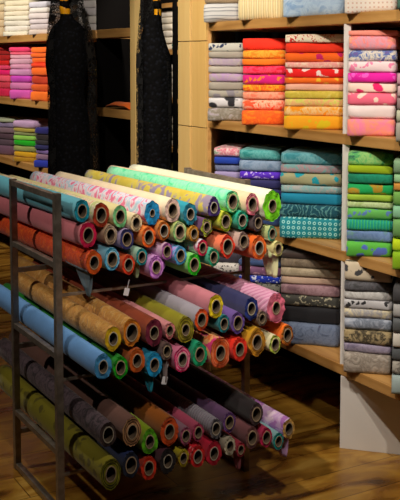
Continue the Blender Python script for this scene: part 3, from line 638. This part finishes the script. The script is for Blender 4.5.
ROLLS = [
 ('T', 1.2426, 2.990, 1.0872, 0.0420, 0.0245, 1.200, 'sky', '#7cc4d8', '#1f8fa8', 4, 0.050, 0, 'sky blue fabric roll, leftmost of the top layer beside the frame', '#38b0c8'),
 ('T', 1.3031, 2.968, 1.0718, 0.0452, 0.0277, 1.200, 'creamflor', '#ffffff', '#a84228', 4, 0.036, 0, 'cream floral roll with rust red end, second from left on top tier', None),
 ('T', 1.3646, 2.947, 1.0647, 0.0406, 0.0247, 1.152, 'solid', '#e8e0b0', '#8fd09a', 3, 0.026, 0, 'pale yellow roll with light green end beside the rust red one', None),
 ('T', 1.4169, 2.929, 1.0406, 0.0331, 0.0212, 1.106, 'solid', '#e6d8b8', '#cdb088', 5, 0.041, 0, 'small tan roll tucked left of the bright blue lobed roll', '#e8dcc0'),
 ('T', 1.2608, 2.983, 1.0039, 0.0468, 0.0277, 1.093, 'solid', '#e08a94', '#d0385c', 4, 0.031, 0, 'pink fabric roll with crimson end under the sky blue roll', None),
 ('T', 1.3332, 2.957, 1.0018, 0.0372, 0.0238, 1.163, 'solid', '#b89c84', '#8a7058', 5, 0.042, 0, 'taupe brown roll between crimson and navy ended rolls', '#c8b8a8'),
 ('T', 1.3861, 2.939, 0.9847, 0.0394, 0.0252, 1.172, 'solid', '#b8a8d0', '#34346c', 4, 0.054, 0, 'lavender roll with dark navy end in the middle layer of the top tier', None),
 ('T', 1.4568, 2.913, 0.9903, 0.0396, 0.0254, 1.167, 'solid', '#e89058', '#e0702c', 5, 0.043, 0, 'orange ended roll directly under the bright blue lobed roll', None),
 ('T', 1.4694, 2.910, 1.0733, 0.0464, 0.0140, 1.157, 'pinkflor', '#ffffff', '#1a8cc0', 7, 0.120, 0, 'pink and white floral roll with bright blue lobed end', None),
 ('T', 1.5365, 2.887, 1.0807, 0.0440, 0.0265, 1.057, 'solid', '#f0dfc4', '#d8bcb4', 3, 0.027, 0, 'long cream roll with pinkish white end on top tier', None),
 ('T', 1.5955, 2.866, 1.0658, 0.0416, 0.0219, 1.189, 'solid', '#2d93a8', '#167a94', 9, 0.090, 1, 'deep teal fringed roll right of the long cream roll', None),
 ('T', 1.6742, 2.838, 1.0863, 0.0412, 0.0205, 1.093, 'yelflor', '#ffffff', '#402a6a', 3, 0.220, 1, 'yellow grey patterned roll with dark purple end', None),
 ('T', 1.5074, 2.896, 1.0102, 0.0359, 0.0230, 1.170, 'solid', '#cc8850', '#b86a38', 3, 0.038, 1, 'copper brown roll with wide white tube under the cream roll', None),
 ('T', 1.5601, 2.878, 1.0042, 0.0389, 0.0249, 1.092, 'solid', '#b0c080', '#7cb878', 4, 0.020, 0, 'soft green edged roll under the deep teal fringed roll', '#d0c8a8'),
 ('T', 1.6072, 2.861, 0.9964, 0.0299, 0.0192, 1.220, 'solid', '#d09a50', '#b8843c', 5, 0.030, 0, 'small ochre roll right of the soft green edged roll', None),
 ('T', 1.6508, 2.848, 1.0177, 0.0357, 0.0189, 1.124, 'solid', '#5a3a60', '#b8c030', 5, 0.220, 0, 'lime edged plum roll with wavy end under the purple one', '#40284c'),
 ('T', 1.7385, 2.818, 1.1057, 0.0415, 0.0266, 1.016, 'mint', '#8ce4b4', '#48b888', 3, 0.038, 0, 'mint green roll lying long across the top of the rack', '#c8e8a8'),
 ('T', 1.8055, 2.795, 1.0942, 0.0412, 0.0254, 1.187, 'solid', '#f4d4b8', '#c86880', 3, 0.022, 0, 'peach pink roll with rose end left of the lime lobed roll', '#e4a0a8'),
 ('T', 1.8759, 2.773, 1.0856, 0.0597, 0.0239, 1.121, 'solid', '#f0f4dc', '#8cdc28', 8, 0.100, 0, 'thick white roll with bright lime green lobed end', None),
 ('T', 1.7153, 2.826, 1.0356, 0.0376, 0.0241, 1.199, 'solid', '#c8cc60', '#a8b438', 4, 0.100, 0, 'olive roll with bright lime rim below the mint roll', '#6c7820'),
 ('T', 1.7714, 2.806, 1.0377, 0.0348, 0.0223, 1.210, 'solid', '#30a890', '#20987c', 3, 0.027, 1, 'emerald teal roll with clean white tube on top tier', None),
 ('T', 1.8264, 2.789, 1.0266, 0.0326, 0.0208, 1.217, 'solid', '#4c3a40', '#3a2c34', 3, 0.036, 0, 'small dark brown roll below the rose ended roll', None),
 ('T', 1.2782, 2.974, 0.9083, 0.0439, 0.0247, 1.159, 'orangemot', '#e8641c', '#d86a24', 4, 0.035, 0, 'bright orange roll, leftmost of the lowest layer on top tier', None),
 ('T', 1.3373, 2.955, 0.9172, 0.0426, 0.0273, 1.118, 'solid', '#8cc8e4', '#3c9cc8', 3, 0.047, 0, 'light blue roll with layered blue end beside the bright orange roll', '#a8d8ec'),
 ('T', 1.3907, 2.937, 0.8955, 0.0367, 0.0235, 1.082, 'solid', '#d06040', '#d8502c', 3, 0.031, 0, 'red orange roll between layered blue and small teal rolls', None),
 ('T', 1.4344, 2.922, 0.9211, 0.0321, 0.0205, 1.097, 'solid', '#a8ccb8', '#1c8c94', 4, 0.047, 0, 'small teal roll between red orange and lilac rolls', None),
 ('T', 1.4815, 2.905, 0.8835, 0.0430, 0.0234, 1.082, 'solid', '#d0a0d8', '#b06cc0', 3, 0.045, 0, 'lilac roll with thick violet layers on lowest layer of top tier', '#d8a0dc'),
 ('T', 1.5173, 2.892, 0.9374, 0.0328, 0.0210, 1.105, 'solid', '#d8b8d4', '#a868a8', 4, 0.048, 0, 'pale mauve roll with violet end right of the lilac roll', None),
 ('T', 1.5628, 2.878, 0.9209, 0.0355, 0.0227, 1.151, 'bluelil', '#58a8d8', '#5c9cc8', 5, 0.027, 0, 'sky blue and lilac roll left of the vivid green roll', None),
 ('T', 1.6098, 2.864, 0.8864, 0.0404, 0.0252, 1.139, 'solid', '#8cd080', '#48b83c', 5, 0.047, 0, 'vivid green roll on the lowest layer of the top tier', None),
 ('T', 1.6368, 2.852, 0.9457, 0.0307, 0.0197, 1.139, 'pinkflor', '#ffffff', '#c83858', 4, 0.024, 0, 'pink patterned roll with crimson end right of the vivid green roll', None),
 ('T', 1.6734, 2.838, 0.9105, 0.0336, 0.0215, 1.201, 'solid', '#58b498', '#289070', 3, 0.020, 0, 'sea green roll between crimson ended and tomato red rolls', None),
 ('T', 1.7212, 2.823, 0.9464, 0.0451, 0.0285, 1.204, 'solid', '#f0886c', '#d84a30', 4, 0.120, 0, 'salmon roll with big tomato red ruffled end', None),
 ('T', 1.7773, 2.806, 0.9622, 0.0368, 0.0236, 1.219, 'solid', '#c8b0a8', '#88706c', 3, 0.140, 0, 'dusty taupe roll between the tomato and burnt orange rolls', None),
 ('T', 1.8310, 2.788, 0.9368, 0.0456, 0.0255, 1.094, 'solid', '#e07030', '#c85818', 5, 0.042, 1, 'burnt orange roll with pale tube, third from right on top tier', '#e88048'),
 ('T', 1.8768, 2.774, 0.9857, 0.0298, 0.0191, 1.116, 'solid', '#b8c890', '#5c9c84', 3, 0.120, 0, 'grey green roll second from right in lowest layer on top tier', None),
 ('T', 1.8934, 2.760, 0.9324, 0.0297, 0.0190, 1.121, 'solid', '#dcd8a0', '#c8c088', 5, 0.032, 0, 'cream yellow roll at the right end of the top tier', None),
 ('M', 1.2274, 2.790, 0.6040, 0.0451, 0.0235, 1.109, 'solid', '#80b0ec', '#5c9ccc', 3, 0.023, 1, 'long cornflower blue roll resting beside the left frame, middle tier', None),
 ('M', 1.2849, 2.780, 0.5945, 0.0393, 0.0251, 1.164, 'solid', '#3c9c40', '#38b030', 5, 0.029, 0, 'grass green roll right of the cornflower blue roll', None),
 ('M', 1.3413, 2.772, 0.6109, 0.0436, 0.0238, 1.098, 'solid', '#b86038', '#c06428', 4, 0.042, 0, 'copper orange roll between grass green and cyan rolls', None),
 ('M', 1.4008, 2.763, 0.5900, 0.0437, 0.0239, 1.160, 'solid', '#2890b8', '#2498c8', 5, 0.037, 0, 'cyan roll at the bottom of the middle tier', None),
 ('M', 1.2610, 2.784, 0.6935, 0.0432, 0.0235, 0.912, 'beigemot', '#d0a868', '#d8b850', 4, 0.026, 1, 'mottled beige roll with yellow end on middle tier', None),
 ('M', 1.3239, 2.775, 0.7078, 0.0496, 0.0311, 1.112, 'beigemot', '#c87838', '#e09420', 3, 0.090, 0, 'amber roll with wide dark tube on top of middle tier', '#c07010'),
 ('M', 1.3998, 2.762, 0.6990, 0.0481, 0.0239, 1.107, 'solid', '#8c4028', '#702038', 5, 0.029, 0, 'rusty brown roll with maroon end on middle tier', None),
 ('M', 1.4439, 2.756, 0.6309, 0.0317, 0.0203, 1.158, 'solid', '#6c5450', '#685450', 5, 0.042, 0, 'narrow grey brown roll behind the cyan and magenta rolls', None),
 ('M', 1.4978, 2.746, 0.5977, 0.0465, 0.0242, 1.204, 'solid', '#e088a8', '#d83c74', 5, 0.053, 1, 'magenta pink roll with many visible layers, middle tier', '#f0a0b8'),
 ('M', 1.5604, 2.738, 0.6074, 0.0452, 0.0259, 1.087, 'solid', '#30a880', '#20a878', 3, 0.120, 0, 'emerald green roll right of the magenta pink roll', None),
 ('M', 1.6348, 2.727, 0.6039, 0.0598, 0.0277, 1.215, 'coralflor', '#e8a070', '#dc6a44', 4, 0.100, 0, 'thick coral floral roll, largest at the bottom of middle tier', '#f09070'),
 ('M', 1.5100, 2.746, 0.6973, 0.0474, 0.0211, 1.135, 'solid', '#94902c', '#a4982c', 3, 0.046, 0, 'olive yellow roll with many layers on middle tier', '#6c6018'),
 ('M', 1.5664, 2.737, 0.7266, 0.0400, 0.0243, 1.164, 'solid', '#a8a4b0', '#e06424', 4, 0.049, 0, 'pale grey roll with orange end on middle tier', None),
 ('M', 1.6189, 2.730, 0.7667, 0.0440, 0.0244, 1.210, 'solid', '#c88490', '#d8c024', 4, 0.038, 0, 'dusty pink roll with yellow end on middle tier', '#f0dc60'),
 ('M', 1.4542, 2.754, 0.7009, 0.0313, 0.0180, 1.147, 'solid', '#d8989c', '#d88c90', 3, 0.200, 0, 'crumpled light pink roll squeezed between maroon and olive ends', None),
 ('M', 1.6480, 2.725, 0.7034, 0.0332, 0.0212, 1.166, 'solid', '#3c8890', '#208088', 5, 0.050, 0, 'dark teal roll left of the violet roll on middle tier', None),
 ('M', 1.6989, 2.718, 0.7014, 0.0401, 0.0256, 1.208, 'solid', '#70589c', '#684c94', 4, 0.027, 0, 'violet roll left of the royal navy roll', None),
 ('M', 1.7488, 2.710, 0.7462, 0.0430, 0.0233, 1.118, 'solid', '#2a2c58', '#20307c', 8, 0.080, 1, 'royal navy roll with pale tube left of the pink lobed roll', None),
 ('M', 1.8436, 2.698, 0.7393, 0.0570, 0.0235, 1.087, 'pinkstripe', '#d09cb4', '#e8849c', 9, 0.080, 0, 'large striped mauve roll with pink lobed end, rightmost of its layer', None),
 ('M', 1.7898, 2.705, 0.7071, 0.0280, 0.0179, 1.160, 'solid', '#80685c', '#6c5c50', 4, 0.033, 0, 'small taupe roll between royal navy and pink lobed rolls', None),
 ('M', 1.7063, 2.717, 0.6080, 0.0439, 0.0248, 1.099, 'solid', '#f04c28', '#e4482c', 3, 0.023, 0, 'scarlet orange roll left of the mustard gold roll', None),
 ('M', 1.7716, 2.708, 0.6261, 0.0529, 0.0281, 1.172, 'solid', '#d0a030', '#d09a1c', 4, 0.080, 0, 'thick mustard gold roll between scarlet and cream rolls, middle tier', '#a87008'),
 ('M', 1.8397, 2.697, 0.6106, 0.0358, 0.0229, 1.213, 'solid', '#e8e4c0', '#b4c84c', 4, 0.080, 0, 'cream roll with thin lime green end, second from right, middle tier', '#e0e0a0'),
 ('M', 1.8863, 2.690, 0.6386, 0.0379, 0.0243, 1.083, 'solid', '#f08020', '#dc8820', 5, 0.021, 0, 'bright tangerine roll at the right end of middle tier', '#4c3018'),
 ('B', 1.2388, 2.780, 0.3771, 0.0442, 0.0283, 1.073, 'darkcrease', '#40343a', '#4a3a38', 4, 0.045, 1, 'dark brown creased roll at the left of the bottom tier', None),
 ('B', 1.3194, 2.767, 0.3751, 0.0512, 0.0268, 1.169, 'solid', '#705048', '#c09470', 3, 0.021, 0, 'brown roll with tan layered end on bottom tier', '#584030'),
 ('B', 1.3799, 2.758, 0.3324, 0.0472, 0.0240, 1.124, 'solid', '#90a840', '#70b82c', 3, 0.120, 0, 'bright lime green roll on bottom tier', None),
 ('B', 1.2462, 2.778, 0.2433, 0.0558, 0.0281, 1.091, 'olivedot', '#8c8424', '#8c8830', 3, 0.055, 0, 'large olive spotted roll at the lower left corner of the rack', '#2c2c10'),
 ('B', 1.3152, 2.768, 0.2627, 0.0466, 0.0298, 1.086, 'solid', '#1c2c60', '#20263c', 5, 0.033, 0, 'midnight navy roll right of the olive spotted roll', None),
 ('B', 1.3767, 2.759, 0.2417, 0.0435, 0.0255, 1.098, 'solid', '#b04028', '#d84c24', 5, 0.046, 0, 'flame red orange roll below the bright lime green roll', None),
 ('B', 1.4483, 2.747, 0.3580, 0.0517, 0.0272, 1.176, 'solid', '#a06024', '#cc5c20', 4, 0.032, 0, 'pumpkin orange roll with deep open end on bottom tier', None),
 ('B', 1.5061, 2.738, 0.3341, 0.0332, 0.0213, 1.138, 'solid', '#886878', '#a85c78', 3, 0.050, 0, 'narrow rose grey roll left of two small pink rolls', None),
 ('B', 1.5513, 2.733, 0.3394, 0.0329, 0.0210, 1.160, 'solid', '#a85068', '#b04868', 3, 0.050, 0, 'narrow raspberry roll on bottom tier', None),
 ('B', 1.6147, 2.721, 0.3436, 0.0367, 0.0235, 1.133, 'greystripe', '#8c8c98', '#807c80', 5, 0.043, 1, 'grey striped roll with ribbed side on bottom tier', '#484450'),
 ('B', 1.4416, 2.747, 0.2565, 0.0464, 0.0242, 1.091, 'solid', '#4c2030', '#1c1418', 3, 0.041, 1, 'black roll with white tube on bottom tier', None),
 ('B', 1.4971, 2.739, 0.2582, 0.0338, 0.0198, 1.116, 'solid', '#a89c38', '#b8a428', 3, 0.200, 0, 'yellow crumpled roll between black and red rolls', None),
 ('B', 1.5488, 2.732, 0.2554, 0.0414, 0.0245, 1.134, 'redspot', '#d04444', '#d03c3c', 4, 0.045, 1, 'speckled red roll with white tube on bottom tier', None),
 ('B', 1.6086, 2.724, 0.2566, 0.0456, 0.0246, 1.144, 'solid', '#b82444', '#b81c40', 5, 0.044, 1, 'deep crimson ribbed roll on bottom tier', None),
 ('B', 1.6649, 2.716, 0.3584, 0.0380, 0.0243, 1.092, 'solid', '#604468', '#7c5494', 4, 0.049, 0, 'purple ringed roll on top layer of bottom tier', '#503060'),
 ('B', 1.7657, 2.701, 0.3726, 0.0415, 0.0266, 1.164, 'solid', '#20181c', '#483438', 5, 0.021, 0, 'black roll with brown end, highest on bottom tier', None),
 ('B', 1.6670, 2.715, 0.2732, 0.0340, 0.0218, 1.214, 'solid', '#a8a090', '#d0c8b4', 4, 0.021, 1, 'thin white ended roll on bottom tier', None),
 ('B', 1.7071, 2.709, 0.2550, 0.0272, 0.0174, 1.166, 'solid', '#903040', '#a03040', 3, 0.037, 0, 'narrow dark red roll right of the thin white ended roll', None),
 ('B', 1.7491, 2.702, 0.2910, 0.0414, 0.0265, 1.082, 'solid', '#6c4448', '#7c5050', 4, 0.029, 0, 'brown rose roll left of the cerise roll', None),
 ('B', 1.8037, 2.695, 0.2842, 0.0371, 0.0238, 1.166, 'solid', '#a83858', '#c02c5c', 4, 0.025, 0, 'cerise roll between brown rose and turquoise rolls', None),
 ('B', 1.8511, 2.689, 0.2627, 0.0322, 0.0206, 1.207, 'solid', '#88b0b4', '#289c98', 5, 0.026, 0, 'turquoise ended roll second from right on bottom tier', None),
 ('B', 1.8898, 2.682, 0.3031, 0.0377, 0.0239, 1.150, 'lavflor', '#c8a4d0', '#d0a86c', 5, 0.053, 0, 'lavender floral roll with tan end at the bottom right', None),
]
RE = []
GR = {'T': 'fabric rolls on the top tier of the rack', 'M': 'fabric rolls on the middle tier of the rack', 'B': 'fabric rolls on the bottom tier of the rack'}
for tier, x, y, z, R, c, Lg, kind, oc, ec, lobes, amp, tube, label, inner in ROLLS:
    om = fabric(*SPECIAL[kind]) if kind in SPECIAL else fabric('solid', oc)
    em = fabric('solid', ec)
    RE.append(roll(x, y, z, R, c, Lg, om, em, lobes, amp, [cardboard, tube_white][tube], label, GR[tier], fabric('solid', inner) if inner else None))

# loose hanging ends of cloth and paper tags on some rolls
def tail(e, R, Lg, y0, wid, drop, col, tip=.35, xo=0.0, mat=None):
    """hangs from the underside of roll e; y0 from near end"""
    tilt = -.014 if 'top tier' in e['group'] else 0.004; rows = []
    for j in range(9):
        t = j/8; row = []
        for i in range(7):
            u = i/6
            w_ = wid*(1-t*(1-tip)); yy = y0 + wid*(1-tip)*t*.15 + u*w_ - Lg/2
            ang = -PI/2 - .9*(1-min(1, t*4)); rr = R*1.01
            if t < .25: px = math.cos(ang)*rr*KX; pz = R+math.sin(ang)*rr
            else: px = xo; pz = R-rr-(t-.25)/.75*drop*(1-.12*abs(u-.4))
            px += xo*min(1, t*4)*(t < .25) + .006*math.sin(u*9+t*3)*t
            row.append((px, yy, pz-tilt*Lg/2+tilt*(yy+Lg/2)))
        rows.append(row)
    o = cloth_tail(e, rows, mat or fabric('solid', col)); return o
def price_tag(e, R, Lg, yy, drop, label='small white paper tag'):
    bm = bmesh.new(); box(bm, -.011, .011, -.0006, .0006, -.026, 0); box(bm, -.0008, .0008, -.0006, .0006, 0, drop)
    o = mesh('price_tag', bm, white_card, e, (0, yy-Lg/2, R-R*1.0-drop-.01)); o.rotation_euler = (0, .3, .25); o['label'] = label
tail(RE[22], 0.0439, 1.159, 0.01, 0.2, 0.085, '#6c7c88', 0.1, 0)
tail(RE[25], 0.0321, 1.097, 0.02, 0.1, 0.05, '#98a888', 0.2, 0)
tail(RE[27], 0.0328, 1.105, 0.02, 0.08, 0.035, '#a080b0', 0.7, 0)
tail(RE[36], 0.0297, 1.121, 0, 0.12, 0.08, '#d8d8b0', 0.5, 0)
tail(RE[35], 0.0298, 1.116, 0, 0.08, 0.06, '#c0c8a0', 0.5, 0)
tail(RE[40], 0.0437, 1.160, 0.01, 0.1, 0.06, '#3088a0', 0.2, 0)
tail(RE[44], 0.0317, 1.158, 0, 0.08, 0.08, '#7c7070', 0.5, 0)
tail(RE[82], 0.0377, 1.150, -0, 0.2, 0.075, '#c8a4d0', 0.55, 0)
tail(RE[78], 0.0272, 1.166, 0, 0.06, 0.05, '#7c4048', 0.3, 0)
tail(RE[0], 0.0420, 1.200, 0.9, 0.24, 0.06, '#6090a0', 0.7, -0.047)
price_tag(RE[24], 0.0367, 1.082, 0.01, 0.03)
price_tag(RE[44], 0.0317, 1.158, 0.01, 0.05)

# ---------------------------------------------------------------- mannequins
def loft(bm, rows, ns_=40, depth=.8, close=True, a0=0, a1=2*PI, ripple=0, seed=0):
    vs = []
    full = abs((a1-a0)-2*PI) < 1e-4; n_ = ns_ if full else ns_+1
    for (z, off, hw) in rows:
        ring = []
        for i in range(n_):
            th = a0+(a1-a0)*i/ns_
            rp = 1+ripple*math.sin(th*11+seed)*min(1, max(0, (2.0-z)*1.5))+ripple*.5*noise.noise(Vector((seed, th*2, z*5)))
            ring.append(bm.verts.new((off+math.cos(th)*hw*rp, math.sin(th)*hw*depth*rp, z)))
        vs.append(ring)
    for a, b_ in zip(vs, vs[1:]):
        for i in range(n_ if full else n_-1): bm.faces.new((a[i], a[(i+1) % n_], b_[(i+1) % n_], b_[i]))
    if close and full: bm.faces.new(vs[0]); bm.faces.new(list(reversed(vs[-1])))
def refine(rows, k=3):
    out = []
    for i in range(len(rows)-1):
        p0 = rows[max(0, i-1)]; p1 = rows[i]; p2 = rows[i+1]; p3 = rows[min(len(rows)-1, i+2)]
        for s in range(k):
            t = s/k
            out.append(tuple(.5*((2*p1[j])+(-p0[j]+p2[j])*t+(2*p0[j]-5*p1[j]+4*p2[j]-p3[j])*t*t+(-p0[j]+3*p1[j]-3*p2[j]+p3[j])*t**3) for j in range(3)))
    out.append(rows[-1]); return out
def mannequin(loc, dress, neck, head, veil, label, side, dd=.8):
    e = empty('mannequin', loc, -math.radians(29.7)); tag(e, label, 'mannequin')
    bm = bmesh.new(); loft(bm, refine(neck), 28, .9); hz, ho, hr = head
    hv = [(hz+hr*1.25*math.sin(a), ho, max(.004, hr*math.cos(a)*(1 if a > 0 else 1-.25*math.sin(-a)))) for a in [(-PI/2+PI*i/12) for i in range(13)]]
    loft(bm, hv, 28, .95)
    # nose and chin relief on the face side
    nb = bmesh.ops.create_icosphere(bm, subdivisions=2, radius=hr*.2)['verts']
    for v_ in nb: v_.co = Vector((ho+side*hr*.9+v_.co.x*.9, v_.co.y*.7-hr*.25, hz-hr*.1+v_.co.z*1.7))
    mesh('head_and_neck', bm, gold, e, smooth=True)
    zb_ = neck[0][0]*.35+neck[-1][0]*.65; bm = bmesh.new()
    loft(bm, [(zb_-.022, neck[1][1], neck[1][2]*1.06), (zb_+.022, neck[-1][1], neck[-1][2]*1.12)], 28, .92); mesh('lace_choker', bm, dress_m, e, smooth=True)
    bm = bmesh.new(); loft(bm, refine(dress), 44, dd, ripple=.012, seed=3); mesh('dress', bm, dress_m, e, smooth=True)
    bm = bmesh.new(); loft(bm, refine(veil), 60, 1.05, close=False, a0=-.75 if side < 0 else -.6, a1=PI+.95, ripple=.03, seed=5)
    o = mesh('lace_veil', bm, lace_m, e, smooth=True)
    bm = bmesh.new(); bmesh.ops.create_cone(bm, cap_ends=True, segments=40, radius1=.15, radius2=.145, depth=.02)
    for v_ in bm.verts: v_.co.z += .01
    mesh('base', bm, black_panel, e)
mannequin((2.100, 5.230, 0), [(1.8665, -0.0117, 0.0351), (1.8376, -0.0073, 0.0424), (1.8088, -0.0029, 0.0732), (1.7683, -0.0029, 0.1025), (1.7162, -0.0059, 0.1171), (1.6465, -0.0088, 0.123), (1.5767, -0.0102, 0.1244), (1.5067, -0.0117, 0.1142), (1.4365, -0.0117, 0.1025), (1.3778, -0.0102, 0.101), (1.3072, -0.0044, 0.1098), (1.2187, 0.0, 0.12), (1.1003, 0.0029, 0.1259), (0.9216, 0.0059, 0.1347), (0.02, 0.0059, 0.145476)], [(1.8492, -0.0146, 0.0263), (1.878, -0.0176, 0.0293), (1.901, -0.0205, 0.0322), (1.924, -0.0234, 0.0234), (1.9585, -0.0234, 0.0234)], (2.0216, -0.0205, 0.0498), [(2.1302, -0.0176, 0.0351), (2.0959, -0.0059, 0.0703), (2.0273, -0.0059, 0.082), (1.947, -0.0059, 0.0937), (1.8607, -0.0029, 0.1083), (1.7741, 0.0059, 0.1288), (1.6582, 0.0117, 0.1405), (1.5125, 0.0205, 0.1435), (1.3072, 0.0205, 0.1435), (1.0706, 0.0234, 0.1464), (0.9037, 0.0234, 0.1464)], 'gold mannequin in black dress and flower lace veil before the orange pile', -1, 0.75)
mannequin((2.400, 4.711, 0), [(1.8469, 0.0028, 0.0305), (1.8086, -0.0055, 0.0443), (1.7648, -0.0111, 0.0554), (1.721, -0.0111, 0.0665), (1.666, -0.0055, 0.0775), (1.6, 0.0014, 0.09), (1.4343, 0.0, 0.0941), (1.2397, -0.0014, 0.0955), (1.1, -0.0028, 0.0914), (0.9596, -0.0028, 0.0914), (0.02, -0.0028, 0.09871200000000001)], [(1.8305, 0.0138, 0.0194), (1.8633, 0.0166, 0.0194), (1.896, 0.0138, 0.0194), (1.9396, 0.0097, 0.0208)], (1.994, 0.0055, 0.0443), [(2.1026, 0.0, 0.0277), (2.0592, -0.0083, 0.0415), (1.994, -0.0166, 0.0498), (1.9287, -0.0249, 0.0526), (1.8196, -0.0305, 0.0582), (1.7374, -0.0249, 0.0692), (1.655, -0.018, 0.0817), (1.6, -0.0097, 0.0928), (1.4343, -0.0042, 0.0983), (1.2118, -0.0042, 0.0983), (0.9596, -0.0069, 0.0955)], 'gold mannequin in black veil standing between the thin oak post and oak column', 1, 0.75)
